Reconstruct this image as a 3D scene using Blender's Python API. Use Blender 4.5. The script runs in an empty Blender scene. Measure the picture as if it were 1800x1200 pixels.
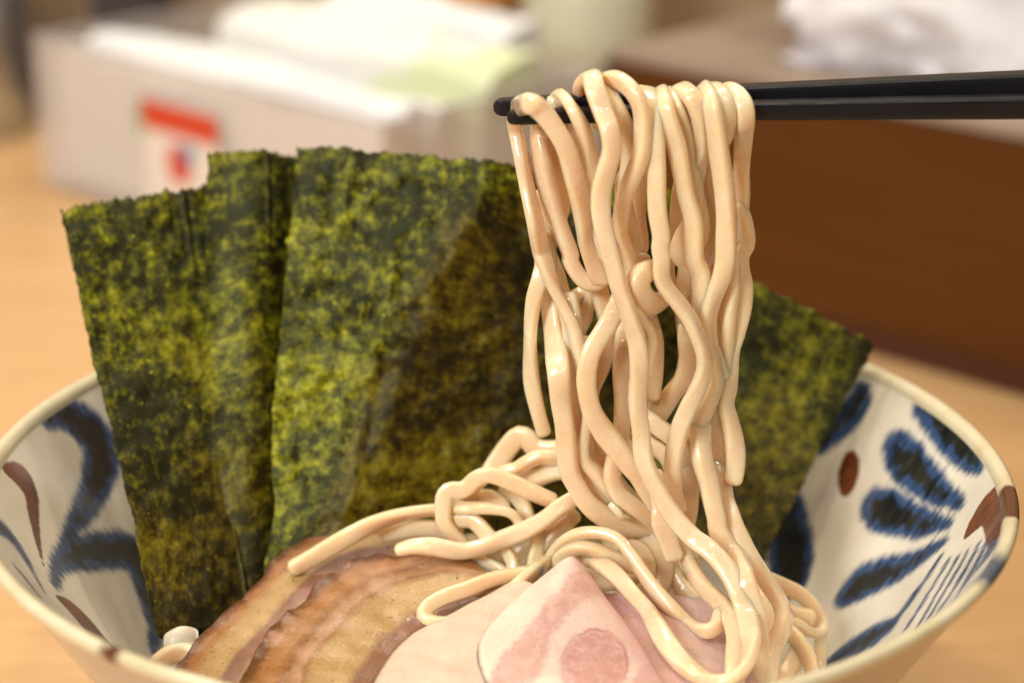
import bpy, bmesh, math, random
import numpy as np
from mathutils import Vector, noise as mnoise
random.seed(7); rng = np.random.default_rng(7)
sc = bpy.context.scene
col = sc.collection

# ------------------------------------------------------------------ camera
PIT, ROLL, DIST = .3471, .0076, .4364
RIM = .08                                           # height of the bowl rim above the table
d_ = np.array([0, math.cos(PIT), -math.sin(PIT)]); up_ = np.array([0, math.sin(PIT), math.cos(PIT)])
r_ = np.array([1., 0, 0])
RX = math.cos(ROLL)*r_ + math.sin(ROLL)*up_; UX = -math.sin(ROLL)*r_ + math.cos(ROLL)*up_
CAM = np.array([.0031, 0, .0262 + RIM]) - DIST*d_
cd = bpy.data.cameras.new('camera'); cam = bpy.data.objects.new('camera', cd); col.objects.link(cam)
from mathutils import Matrix
cam.matrix_world = Matrix(((RX[0], UX[0], -d_[0], CAM[0]), (RX[1], UX[1], -d_[1], CAM[1]), (RX[2], UX[2], -d_[2], CAM[2]), (0, 0, 0, 1)))
cd.sensor_width = 36; cd.lens = 76.0; cd.clip_start = .01; cd.clip_end = 50
cd.dof.use_dof = True; cd.dof.focus_distance = .432; cd.dof.aperture_fstop = 7.5; cd.dof.aperture_blades = 9
sc.camera = cam

# ------------------------------------------------------------------ light
sc.view_settings.view_transform = 'Standard'; sc.view_settings.look = 'None'
sc.view_settings.exposure = 0.5; sc.view_settings.gamma = 1
w = bpy.data.worlds.new('World'); sc.world = w; w.use_nodes = True
bg = w.node_tree.nodes['Background']; bg.inputs[0].default_value = (1.0, .93, .84, 1); bg.inputs[1].default_value = .09
def area(name, loc, target, sx, sy, energy, color):
    l = bpy.data.lights.new(name, 'AREA'); l.shape = 'RECTANGLE'; l.size = sx; l.size_y = sy; l.energy = energy; l.color = color
    o = bpy.data.objects.new(name, l); col.objects.link(o); o.location = loc
    o.rotation_euler = (Vector(target) - Vector(loc)).to_track_quat('-Z', 'Y').to_euler()
    return o
def bulb(name, loc, rad, energy, color):
    l = bpy.data.lights.new(name, 'POINT'); l.shadow_soft_size = rad; l.energy = energy; l.color = color
    o = bpy.data.objects.new(name, l); col.objects.link(o); o.location = loc
area('window_light', (-.70, -.80, .80), (0, .02, .08), .40, .40, 11, (.97, .98, 1.0))
for p, e in (((.12, -.30, 1.05), 2.8), ((-.30, .05, .95), 4.6), ((.50, -.2, 1.0), 2.5), ((.05, -.85, 1.0), 6),  # the bulb on the left is added to brighten the acrylic box face
             ((-.40, .50, .95), 8.0), ((-.04, .74, 1.10), 7.0), ((.36, .58, 1.05), 6.0), ((.12, .42, 1.2), 4.5)):
    bulb('ceiling_or_fill_bulb', p, .04, e, (1.0, .90, .74))

# ------------------------------------------------------------------ geometry helpers
F = 3800.
def ray(x, y): return d_ + (x-900)/F*RX - (y-600)/F*UX
def at(x, y, Y):                                    # point of the place seen at photograph position x, y that stands at depth Y (metres)
    v = ray(x, y); return CAM + v*(Y-CAM[1])/v[1]
def onz(x, y, z=0.):
    v = ray(x, y); return CAM + v*(z-CAM[2])/v[2]
def look(P):                                        # inverse of at()
    v = P - CAM; z = v@d_; return np.stack([900+F*(v@RX)/z, 600-F*(v@UX)/z], -1)
def tag(o, label=None, cat=None, group=None, kind=None):
    if label: o['label'] = label
    if cat: o['category'] = cat
    if group: o['group'] = group
    if kind: o['kind'] = kind
    return o
def empty(name, loc=(0, 0, 0)):
    o = bpy.data.objects.new(name, None); col.objects.link(o); o.location = loc; o.empty_display_size = .01; return o
def mesh_obj(name, V, Fc, mat, parent=None, smooth=True, attrs=None, recentre=True):
    V = np.asarray(V, float)
    off = V.mean(0) if (recentre and parent is None) else np.zeros(3)
    if parent is not None: off = np.array(parent.location)
    me = bpy.data.meshes.new(name); me.from_pydata((V-off).tolist(), [], [tuple(int(i) for i in f) for f in Fc])
    if smooth: me.polygons.foreach_set('use_smooth', [True]*len(me.polygons))
    for k, a in (attrs or {}).items():
        a = np.asarray(a, float)
        if a.ndim == 1:
            t = me.attributes.new(k, 'FLOAT', 'POINT'); t.data.foreach_set('value', a)
        else:
            t = me.attributes.new(k, 'FLOAT_VECTOR', 'POINT'); t.data.foreach_set('vector', a.ravel())
    me.materials.append(mat); me.update()
    o = bpy.data.objects.new(name, me); col.objects.link(o)
    if parent is not None: o.parent = parent
    else: o.location = off
    return o
def box_mesh(c, ax, ay, az, bev=.0008):              # centre and three half-axis vectors -> bevelled box verts, faces
    bm = bmesh.new(); bmesh.ops.create_cube(bm, size=2)
    M = Matrix(((ax[0], ay[0], az[0], c[0]), (ax[1], ay[1], az[1], c[1]), (ax[2], ay[2], az[2], c[2]), (0, 0, 0, 1)))
    bmesh.ops.transform(bm, matrix=M, verts=bm.verts)
    if bev: bmesh.ops.bevel(bm, geom=list(bm.edges), offset=bev, segments=2, affect='EDGES', profile=.6)
    bmesh.ops.recalc_face_normals(bm, faces=bm.faces)
    bm.verts.index_update()
    V = [v.co[:] for v in bm.verts]; Fc = [[v.index for v in f.verts] for f in bm.faces]; bm.free()
    return V, Fc
def catmull(P, n_per=12):
    P = np.asarray(P, float); Q = np.vstack([2*P[0]-P[1], P, 2*P[-1]-P[-2]]); out = []
    for i in range(1, len(Q)-2):
        p0, p1, p2, p3 = Q[i-1], Q[i], Q[i+1], Q[i+2]
        t = np.linspace(0, 1, n_per, endpoint=False)[:, None]
        out.append(.5*((2*p1)+(-p0+p2)*t+(2*p0-5*p1+4*p2-p3)*t*t+(-p0+3*p1-3*p2+p3)*t**3))
    out.append(Q[-2][None]); return np.vstack(out)
def resample(P, step=None, n=None):
    L = np.r_[0, np.cumsum(np.linalg.norm(np.diff(P[:, :3], axis=0), axis=1))]
    if n is None: n = max(6, int(L[-1]/step))
    s = np.linspace(0, L[-1], n); return np.stack([np.interp(s, L, P[:, k]) for k in range(P.shape[1])], 1)
def smooth_noise(n, sc_, amp):
    k = max(4, int(n/sc_)+3); return np.interp(np.linspace(0, k-1, n), np.arange(k), rng.normal(0, amp, k))

# ------------------------------------------------------------------ materials
def mat(name, base=(.8, .8, .8), rough=.5, **kw):
    m = bpy.data.materials.new(name); m.use_nodes = True; b = m.node_tree.nodes['Principled BSDF']
    b.inputs['Base Color'].default_value = (*base, 1); b.inputs['Roughness'].default_value = rough
    for k, v in kw.items():
        i = b.inputs[k.replace('_', ' ')]; i.default_value = v
    return m
class NB:                                           # small node builder
    def __init__(s, m): s.t = m.node_tree; s.n = s.t.nodes; s.b = s.n['Principled BSDF']
    def link(s, a, b): s.t.links.new(a, b)
    def put(s, sock, v):
        if hasattr(v, 'is_output'): s.link(v, sock)
        else: sock.default_value = v
    def coord(s, kind='Object'): return s.n.new('ShaderNodeTexCoord').outputs[kind]
    def attr(s, name, out='Fac'):
        a = s.n.new('ShaderNodeAttribute'); a.attribute_name = name; return a.outputs[out]
    def mapping(s, vec, scale=(1, 1, 1), rot=(0, 0, 0)):
        m = s.n.new('ShaderNodeMapping'); s.link(vec, m.inputs[0]); m.inputs['Scale'].default_value = scale; m.inputs['Rotation'].default_value = rot; return m.outputs[0]
    def noise(s, vec, scale, detail=4, rough=.55, dist=0, out=0):
        t = s.n.new('ShaderNodeTexNoise'); s.link(vec, t.inputs['Vector']); t.inputs['Scale'].default_value = scale
        t.inputs['Detail'].default_value = detail; t.inputs['Roughness'].default_value = rough; t.inputs['Distortion'].default_value = dist; return t.outputs[out]
    def voro(s, vec, scale, feature='F1', out='Distance', rand=1):
        t = s.n.new('ShaderNodeTexVoronoi'); t.feature = feature; s.link(vec, t.inputs['Vector']); t.inputs['Scale'].default_value = scale; t.inputs['Randomness'].default_value = rand; return t.outputs[out]
    def math(s, op, a, b=0., c=0., clamp=False):
        t = s.n.new('ShaderNodeMath'); t.operation = op; t.use_clamp = clamp
        for i, v in enumerate((a, b, c)): s.put(t.inputs[i], v)
        return t.outputs[0]
    def ss(s, v, lo, hi, a=0., b=1.):
        t = s.n.new('ShaderNodeMapRange'); t.interpolation_type = 'SMOOTHSTEP'; s.put(t.inputs[0], v)
        for i, x in enumerate((lo, hi, a, b)): s.put(t.inputs[i+1], x)
        return t.outputs[0]
    def ramp(s, fac, stops):
        t = s.n.new('ShaderNodeValToRGB'); s.link(fac, t.inputs[0]); e = t.color_ramp.elements
        while len(e) < len(stops): e.new(.5)
        for el, (p, c) in zip(e, stops): el.position = p; el.color = (*c, 1)
        return t.outputs[0]
    def mix(s, fac, a, b, mode='MIX'):
        t = s.n.new('ShaderNodeMix'); t.data_type = 'RGBA'; t.blend_type = mode; s.put(t.inputs[0], fac)
        for i, v in ((6, a), (7, b)):
            if not hasattr(v, 'is_output') and len(v) == 3: v = (*v, 1)
            s.put(t.inputs[i], v)
        return t.outputs[2]
    def bump(s, h, strength, dist, prev=None):
        t = s.n.new('ShaderNodeBump'); s.link(h, t.inputs['Height']); t.inputs['Strength'].default_value = strength; t.inputs['Distance'].default_value = dist
        if prev is not None: s.link(prev, t.inputs['Normal'])
        return t.outputs[0]
    def col(s, c): s.put(s.b.inputs['Base Color'], c)
    def rough(s, c): s.put(s.b.inputs['Roughness'], c)
    def normal(s, c): s.link(c, s.b.inputs['Normal'])

def noodle_mat():
    m = mat('noodle', (.8, .6, .38), .3, Subsurface_Weight=.9, Subsurface_Scale=.0036, Coat_Weight=1., Coat_Roughness=.05, IOR=1.40)
    b = NB(m); m_in = b.b.inputs['Subsurface Radius']; m_in.default_value = (1, .55, .28)
    g = b.n.new('ShaderNodeNewGeometry').outputs['Position']
    n1 = b.noise(g, 140, 3); n2 = b.noise(g, 700, 4)
    oi = b.n.new('ShaderNodeObjectInfo').outputs['Random']
    c = b.ramp(n1, [(.3, (.80, .565, .335)), (.55, (.865, .645, .41)), (.75, (.90, .72, .50))])
    c = b.mix(b.math('MULTIPLY', oi, .4), c, (.85, .63, .34))
    sp = b.voro(g, 520); spc = b.noise(g, 900, 1)
    mask = b.math('MULTIPLY', b.ss(sp, .10, .06), b.ss(b.voro(g, 520, out='Color'), .58, .64))
    c = b.mix(b.math('MULTIPLY', mask, .4), c, (.30, .16, .06))
    b.col(c); b.rough(b.ss(n2, .3, .7, .22, .42))
    nb = b.bump(n2, .12, .0007); nb = b.bump(b.noise(g, 1900, 2), .13, .0003, nb)
    b.normal(nb); b.link(nb, b.b.inputs['Coat Normal'])
    return m
M_noodle = noodle_mat()

def nori_mat(name, brown, lift):
    m = mat(name, (.05, .06, .01), .4, Coat_Weight=.0, IOR=1.5)
    b = NB(m); u = b.attr('pat', 'Vector')
    g = u
    big = b.noise(g, 32, 4, .6, .6); mid = b.noise(g, 300, 8, .74, .12); fine = b.noise(g, 1500, 4, .7)
    blot = b.voro(b.mapping(g, (1, 1.2, 1)), 480, 'SMOOTH_F1')
    f = b.math('ADD', b.math('MULTIPLY_ADD', mid, 1.25, -.25), b.math('MULTIPLY', fine, .35))
    f = b.math('ADD', f, b.math('MULTIPLY', blot, -.05))
    f = b.math('ADD', f, b.math('MULTIPLY_ADD', big, .80, -.525+lift))
    fibn = b.noise(b.mapping(g, (1, .25, 1), (0, 0, .5)), 900, 3, .6); fibm = b.noise(b.mapping(g, (1, .25, 1), (0, 0, -.7)), 900, 3, .6)
    f = b.math('ADD', f, b.math('MULTIPLY_ADD', b.math('MAXIMUM', fibn, fibm), .35, -.20))
    light_specks = b.math('MULTIPLY', b.ss(b.voro(g, 420), .16, .06), b.ss(b.voro(g, 420, out='Color'), .60, .66))  # pale specks painted in as light through pinholes and tiny highlights
    f = b.math('ADD', f, b.math('MULTIPLY', light_specks, .30))
    c = b.ramp(f, [(.30, (.010, .008, .001)), (.40, (.080, .074, .002)), (.51, (.225, .215, .006)), (.62, (.43, .41, .014)), (.78, (.65, .62, .07))])
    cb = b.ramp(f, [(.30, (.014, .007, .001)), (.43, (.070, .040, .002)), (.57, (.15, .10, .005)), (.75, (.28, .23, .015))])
    br = b.ss(b.math('ADD', b.attr('brown'), b.math('MULTIPLY_ADD', big, .9, -.45)), .2, .7)  # shade low down and light through the sheet tops are painted in here
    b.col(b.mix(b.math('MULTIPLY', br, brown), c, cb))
    b.rough(b.ss(big, .40, .62, .50, .26)); b.b.inputs['Specular IOR Level'].default_value = .40; b.b.inputs['Specular Tint'].default_value = (.95, 1., .55, 1)
    h = b.math('ADD', b.math('MULTIPLY', mid, 1.), b.math('MULTIPLY', fine, .12))
    nb = b.bump(h, .42, .0009); b.normal(nb)
    tr = b.n.new('ShaderNodeBsdfTranslucent'); b.link(b.b.inputs['Base Color'].links[0].from_socket, tr.inputs[0]); 
    add = b.n.new('ShaderNodeMixShader'); add.inputs[0].default_value = .22
    b.link(b.b.outputs[0], add.inputs[1]); b.link(tr.outputs[0], add.inputs[2]); b.link(add.outputs[0], b.n['Material Output'].inputs[0])
    return m
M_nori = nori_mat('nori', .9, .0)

def glaze_mat():
    m = mat('glazed_stoneware', (.62, .53, .42), .22, Coat_Weight=.35, Coat_Roughness=.08)
    b = NB(m); g = b.coord()
    sd = b.attr('sd_blue'); sb = b.attr('sd_brown'); uv = b.attr('uvw', 'Vector')
    fr = b.noise(b.mapping(uv, (900, 190, 1)), 1, 5, .65); fr2 = b.noise(b.mapping(uv, (260, 160, 1)), 1, 3)
    base = b.ramp(b.noise(g, 60, 5), [(.3, (.68, .60, .47)), (.7, (.79, .72, .58))])
    base = b.mix(b.ss(b.noise(b.mapping(uv, (500, 60, 1)), 1, 3), .55, .8, 0, .5), base, (.60, .56, .52))
    sdn = b.math('ADD', sd, b.math('ADD', b.math('MULTIPLY_ADD', fr, .0040, -.0020), b.math('MULTIPLY_ADD', fr2, .0016, -.0008)))
    halo = b.ss(sdn, .0017, -.0006)
    core = b.ss(b.math('ADD', sdn, b.math('MULTIPLY_ADD', fr2, .007, -.0035)), -.0005, -.0029)
    blue = b.ramp(fr, [(.3, (.012, .032, .095)), (.55, (.035, .080, .18)), (.8, (.12, .15, .21))])
    c = b.mix(halo, base, blue)
    dark = b.ramp(b.noise(b.mapping(uv, (420, 120, 1)), 1, 4), [(.35, (.006, .008, .012)), (.6, (.022, .022, .016)), (.8, (.05, .045, .03))])
    c = b.mix(core, c, dark)
    sbn = b.math('ADD', sb, b.math('MULTIPLY_ADD', fr, .0016, -.0008))
    bb = b.ramp(fr2, [(.3, (.07, .014, .004)), (.7, (.20, .05, .012))])
    c = b.mix(b.ss(sbn, .0004, -.0003), c, bb)
    b.col(c); b.rough(b.ss(b.noise(g, 900, 2), .3, .7, .12, .22))
    b.normal(b.bump(b.noise(g, 160, 3), .15, .0006))
    return m
M_glaze = glaze_mat()

# ------------------------------------------------------------------ the setting: table and wall
def plane_obj(name, pts, m, kind='structure'):
    o = mesh_obj(name, pts, [(0, 1, 2, 3)], m, smooth=False, recentre=False); o['kind'] = kind; return o
m = mat('table_laminate', (.62, .36, .16), .42); b = NB(m); g = b.coord()
gr = b.noise(b.mapping(g, (6, 60, 6), (0, 0, .6)), 2.5, 5, .6)
b.col(b.ramp(gr, [(.3, (.59, .345, .15)), (.7, (.69, .43, .20))])); b.rough(b.ss(b.noise(g, 40, 3), .3, .7, .30, .42))
V, Fc = box_mesh((0, .0, -.02), (1.2, 0, 0), (0, .62, 0), (0, 0, .02), .004)
tb = mesh_obj('table', V, Fc, m, smooth=False, recentre=False); tag(tb, kind='structure')
m = mat('wall_plaster', (.36, .25, .15), .8); b = NB(m); b.col(b.ramp(b.noise(b.coord(), 5, 4), [(.3, (.30, .20, .11)), (.7, (.42, .31, .20))]))
V, Fc = box_mesh((0, .66, .3), (1.4, 0, 0), (0, .02, 0), (0, 0, .5), .003)
wl = mesh_obj('wall_back', V, Fc, m, smooth=False, recentre=False); tag(wl, kind='structure')

# ------------------------------------------------------------------ bowl
PROF = [(.0415, .0), (.0425, .002), (.0420, .008), (.047, .0115), (.060, .0195), (.0735, .0320), (.0835, .0450), (.0930, .0600), (.0995, .0705), (.1033, .0765)]
def bowl_r_out(z): return np.interp(z, [p[1] for p in PROF], [p[0] for p in PROF])
INN = [(.1020, .0775), (.0985, .0720), (.0918, .0615), (.0812, .0455), (.0705, .0325), (.055, .0205), (.035, .0135), (.015, .0115), (.0003, .0112)]
def lathe(prof, nt, close=False):
    P = np.array(prof); t = np.arange(nt)/nt*2*math.pi
    V = np.stack([P[:, None, 0]*np.cos(t), P[:, None, 0]*np.sin(t), np.repeat(P[:, 1:2], nt, 1)], -1).reshape(-1, 3)
    Fc = []
    for i in range(len(P)-1):
        a = i*nt + np.arange(nt); c = i*nt + (np.arange(nt)+1) % nt
        Fc += np.stack([a, c, c+nt, a+nt], 1).tolist()
    return V, Fc
inn = resample(catmull(INN, 16), n=120)
inn_s = np.r_[0, np.cumsum(np.linalg.norm(np.diff(inn, axis=0), axis=1))]
def surf_hit(x, y):                                  # where the line of sight meets the inside of the bowl (far side)
    v = ray(x, y); ts = np.linspace(.30, .62, 900); P = CAM + v*ts[:, None]
    rr = np.hypot(P[:, 0], P[:, 1]); ri = np.interp(P[:, 2], inn[::-1, 1], inn[::-1, 0])
    ins = rr < ri
    idx = np.where(ins[:-1] & ~ins[1:])[0]
    k = idx[-1] if len(idx) else np.argmin(abs(rr-ri))
    p = P[k]; return p
def to_uv(p): return np.array([math.atan2(p[1], p[0])*.095, np.interp(-p[2], -inn[:, 1], inn_s)])
BL, BR = [], []
def stroke(dst, off, pts, sc_=2.):
    P = []
    for (u, v, wd) in pts:
        x, y = off[0]+u/sc_, off[1]+v/sc_; p = surf_hit(x, y); dep = (p-CAM)@d_
        P.append((*to_uv(p), .5*wd/sc_/F*dep*1.38))
    P = np.array(P); th = P[:, 0]/.095; P[:, 0] = np.unwrap(th)*.095
    dst.append(P)
LO, RO = (0, 600), (1320, 600)
stroke(BL, LO, [(165, 262, 50), (240, 262, 90), (320, 315, 120), (360, 400, 120), (335, 510, 90), (285, 605, 62), (240, 690, 38), (205, 780, 22)])
stroke(BL, LO, [(192, 850, 30), (215, 775, 60), (290, 745, 95), (390, 735, 100), (470, 750, 120), (510, 830, 110), (530, 930, 80), (545, 1010, 50), (542, 1090, 20)])
stroke(BR, LO, [(25, 450, 40), (80, 480, 85), (112, 545, 62), (120, 620, 46), (135, 700, 28), (152, 785, 8)])
stroke(BL, LO, [(-30, 630, 60), (20, 665, 60), (70, 725, 46), (110, 795, 25), (148, 865, 6)])
stroke(BR, LO, [(35, 770, 6), (80, 820, 24), (120, 870, 16), (160, 920, 5)])
stroke(BR, LO, [(205, 900, 20), (265, 950, 80), (315, 1005, 110), (360, 1055, 100), (395, 1085, 60)])
stroke(BL, RO, [(385, 180, 50), (360, 240, 80), (300, 310, 70), (250, 360, 50)])
stroke(BL, RO, [(150, 580, 60), (130, 680, 130), (140, 770, 150), (150, 840, 110)])
stroke(BR, RO, [(345, 415, 50), (340, 460, 74), (336, 510, 54)])
stroke(BL, RO, [(600, 205, 50), (650, 270, 85), (700, 330, 95), (760, 390, 85), (800, 445, 35)])
stroke(BL, RO, [(500, 360, 70), (540, 415, 110), (590, 470, 95), (650, 520, 75), (735, 572, 28)])
stroke(BL, RO, [(420, 565, 70), (460, 590, 115), (530, 620, 95), (600, 640, 75), (695, 642, 22)])
stroke(BL, RO, [(330, 890, 70), (380, 850, 115), (460, 820, 105), (540, 790, 75), (620, 740, 48), (680, 700, 18)])
stroke(BL, RO, [(270, 1130, 50), (340, 1085, 85), (430, 1035, 90), (490, 1000, 50)])
for a in ([(500, 985, 26), (580, 880, 18), (665, 755, 6)], [(545, 1005, 12), (620, 890, 12), (690, 770, 5)], [(585, 1000, 14), (650, 890, 12), (722, 765, 5)], [(620, 975, 14), (690, 860, 14), (760, 740, 6)], [(660, 945, 16), (730, 840, 22), (800, 710, 8)], [(720, 900, 16), (780, 800, 30), (840, 680, 10)]): stroke(BL, RO, a)
stroke(BR, RO, [(890, 530, 120), (850, 570, 120), (800, 620, 90), (762, 672, 35)])
stroke(BL, RO, [(800, 790, 30), (835, 745, 50), (855, 690, 30)])
# the near inside of the bowl, painted in the same manner
for k in range(7):
    th = -.55 - k*.36; s0 = .022 + .008*(k % 2)
    P = np.array([(th*.095, s0, .001), ((th-.06)*.095, s0+.008, .005), ((th-.12)*.095, s0+.017, .0045), ((th-.15)*.095, s0+.028, .001)])
    (BR if k % 3 == 2 else BL).append(P)
def sdf(UVW, strokes):
    out = np.full(len(UVW), .05)
    for P in strokes:
        P = catmull(P, 6)
        per = 2*math.pi*.095
        for a, c in zip(P[:-1], P[1:]):
            ab = c[:2]-a[:2]; L2 = max(ab@ab, 1e-12)
            du = UVW[:, 0]-a[0]; du = (du+per/2) % per - per/2
            dv = UVW[:, 1]-a[1]
            t = np.clip((du*ab[0]+dv*ab[1])/L2, 0, 1)
            dd = np.hypot(du-t*ab[0], dv-t*ab[1]) - (a[2]+(c[2]-a[2])*t)
            out = np.minimum(out, dd)
    return out
bowl = empty('ramen_bowl', (0, 0, 0))
tag(bowl, 'cream stoneware bowl with blue, black and rust brushstrokes inside, filled with noodles', 'bowl')
NT = 720
V, Fc = lathe(inn, NT)
UVW = np.stack([np.tile(np.unwrap(np.arange(NT)/NT*2*math.pi)*.095, len(inn)), np.repeat(inn_s, NT), np.zeros(len(V))], 1)
o = mesh_obj('inner_wall', V, [f[::-1] for f in Fc], M_glaze, bowl, attrs={'sd_blue': sdf(UVW, BL), 'sd_brown': sdf(UVW, BR), 'uvw': UVW})
m = mat('glazed_outside', (.55, .47, .38), .25, Coat_Weight=.3); b = NB(m); b.col(b.ramp(b.noise(b.coord(), 45, 5), [(.3, (.46, .38, .30)), (.7, (.60, .52, .42))]))
out = resample(catmull(PROF[3:], 10), n=50)
V, Fc = lathe(out, 240); mesh_obj('outer_wall', V, Fc, m, bowl)
V, Fc = lathe(resample(catmull([(.0375, .010), (.0375, .002), (.0395, .0), (.0418, .0006), (.0428, .0025), (.0432, .009), (.0475, .0117)], 8), n=40), 160); mesh_obj('foot_ring', V, Fc, m, bowl)
# rolled rim, with the patches of brown and blue that run over it
lip = catmull([(.1020, .0775), (.1024, .0788), (.1033, .0797), (.1046, .0799), (.1054, .0792), (.1054, .0781), (.1046, .0770), (.1033, .0765)], 6)
V, Fc = lathe(lip, 480)
th = np.arctan2(V[:, 1], V[:, 0])
def patch(centre, half): return (np.abs((th-centre+math.pi) % (2*math.pi)-math.pi)-half)*.105
a1 = math.atan2(*onz(1783, 880, RIM)[[1, 0]]); a2 = math.atan2(*onz(1758, 1000, RIM)[[1, 0]]); a3 = math.atan2(*onz(190, 1142, RIM)[[1, 0]])
a4 = math.atan2(*onz(1660, 705, RIM)[[1, 0]]); a5 = math.atan2(*onz(255, 1165, RIM)[[1, 0]])
m = mat('rim_glaze', (.66, .57, .36), .2, Coat_Weight=.4, Coat_Roughness=.06); b = NB(m); g = b.coord(); nz = b.noise(g, 220, 4)
c = b.ramp(b.noise(g, 70, 4), [(.3, (.60, .50, .28)), (.7, (.74, .66, .46))])
c = b.mix(b.ss(b.math('ADD', b.attr('p_brown'), b.math('MULTIPLY_ADD', nz, .007, -.0035)), .0012, -.0012), c, (.10, .028, .008))
c = b.mix(b.ss(b.math('ADD', b.attr('p_blue'), b.math('MULTIPLY_ADD', nz, .008, -.004)), .003, -.003), c, (.08, .10, .14))
b.col(c)
mesh_obj('rim', V, [f[::-1] for f in Fc], m, bowl, attrs={'p_brown': np.minimum(patch(a1, .075), patch(a3, .022)), 'p_blue': patch(a2, .06)})

# ------------------------------------------------------------------ nori sheets
sm = lambda x, a, c: np.clip((x-a)/(c-a), 0, 1)**2*(3-2*np.clip((x-a)/(c-a), 0, 1))
def nori(corner, top=None, label='', bend=None, wav=.0012, seed=0, brown=None, n=150, creases=()):
    """corner: TL, TR, BR, BL as (x, y, Y in mm)"""
    C = [at(x, y, Y/1000) for x, y, Y in corner]
    u, v = np.meshgrid(np.linspace(0, 1, n), np.linspace(0, 1, n))      # v = 0 at the top
    P = ((1-u)*(1-v))[..., None]*C[0]+(u*(1-v))[..., None]*C[1]+(u*v)[..., None]*C[2]+((1-u)*v)[..., None]*C[3]
    W = np.linalg.norm(C[1]-C[0]); H = np.linalg.norm(C[3]-C[0])
    ex = (C[1]-C[0])/W; nrm = np.cross(C[3]-C[0], C[1]-C[0]); nrm /= np.linalg.norm(nrm)
    if nrm[1] > 0: nrm = -nrm
    ey = np.cross(nrm, ex)
    def nz(s, k=0):
        return np.array([[mnoise.noise(Vector((u[i, j]*W*s, v[i, j]*H*s, seed*7.3+k))) for j in range(n)] for i in range(n)])
    h = wav*nz(45)+1.3*wav*nz(22, 8)+.45*wav*nz(130, 3)+.30*wav*nz(300, 5)
    if bend is not None: h = h+bend(u, v)
    for q0, sl in creases: h = h+(.00045*np.exp(-((u-q0-sl*v)/.016)**2)-.00035*np.exp(-((u-q0-.03-sl*v)/.018)**2))*np.clip(.5+1.5*np.sin(v*5+q0*20), 0, 1)
    P = P+nrm*h[..., None]
    # ragged edges
    e1 = np.interp(np.arange(n), np.arange(n), rng.normal(0, 1, n)); 
    def rag(k): 
        a = np.array([1.6*mnoise.noise(Vector((i*.11, k*9.1, seed)))+.9*mnoise.noise(Vector((i*.37, k*3.1, seed+4)))+.5*mnoise.noise(Vector((i*.93, k*5.1, seed+9))) for i in range(n)]); return a
    up = np.array([0, .3, .95])
    fall = np.exp(-v/.02)
    P = P+up*(fall*rag(1)[None, :]*.0008)[..., None]
    P = P+ex*(np.exp(-u/.02)*rag(2)[:, None]*.0004)[..., None]+ex*(np.exp(-(1-u)/.02)*rag(3)[:, None]*.0005)[..., None]
    idx = np.arange(n*n).reshape(n, n)
    q = np.stack([idx[:-1, :-1], idx[1:, :-1], idx[1:, 1:], idx[:-1, 1:]], -1).reshape(-1, 4)
    Vf = P.reshape(-1, 3); Vb = Vf-nrm*.00035
    N = n*n
    per = np.r_[idx[0, :], idx[1:, -1], idx[-1, -2::-1], idx[-2:0:-1, 0]]
    side = [(a, c, c+N, a+N) for a, c in zip(per, np.roll(per, -1))]
    Fc = q.tolist()+(q[:, ::-1]+N).tolist()+side
    br = (brown(u, v) if brown is not None else .35+0*u).ravel()
    pat = np.stack([u.ravel()*W, v.ravel()*H, np.full(N, seed*.37)], 1)
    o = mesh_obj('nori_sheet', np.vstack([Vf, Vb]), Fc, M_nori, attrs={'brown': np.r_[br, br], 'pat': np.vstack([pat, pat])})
    return tag(o, label, 'nori', 'nori sheets standing at the back of the bowl')
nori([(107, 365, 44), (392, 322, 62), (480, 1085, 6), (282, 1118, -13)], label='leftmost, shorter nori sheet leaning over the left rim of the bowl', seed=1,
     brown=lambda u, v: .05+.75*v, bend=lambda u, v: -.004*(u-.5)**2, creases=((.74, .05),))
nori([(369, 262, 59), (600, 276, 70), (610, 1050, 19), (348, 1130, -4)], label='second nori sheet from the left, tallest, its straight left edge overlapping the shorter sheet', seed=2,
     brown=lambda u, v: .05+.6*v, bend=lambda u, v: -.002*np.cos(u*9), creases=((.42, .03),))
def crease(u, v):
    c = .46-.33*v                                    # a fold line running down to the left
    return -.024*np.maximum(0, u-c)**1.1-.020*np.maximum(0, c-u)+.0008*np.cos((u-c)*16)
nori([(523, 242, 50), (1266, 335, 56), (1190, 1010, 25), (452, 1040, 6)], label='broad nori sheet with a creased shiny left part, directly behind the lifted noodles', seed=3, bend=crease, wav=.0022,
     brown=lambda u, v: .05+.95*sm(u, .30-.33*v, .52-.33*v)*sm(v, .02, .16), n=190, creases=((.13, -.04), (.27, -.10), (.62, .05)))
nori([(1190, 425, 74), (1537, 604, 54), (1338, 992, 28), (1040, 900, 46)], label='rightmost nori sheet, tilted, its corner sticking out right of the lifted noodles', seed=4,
     brown=lambda u, v: .1+.6*v, wav=.0011, creases=((.5, .05),))

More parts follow.
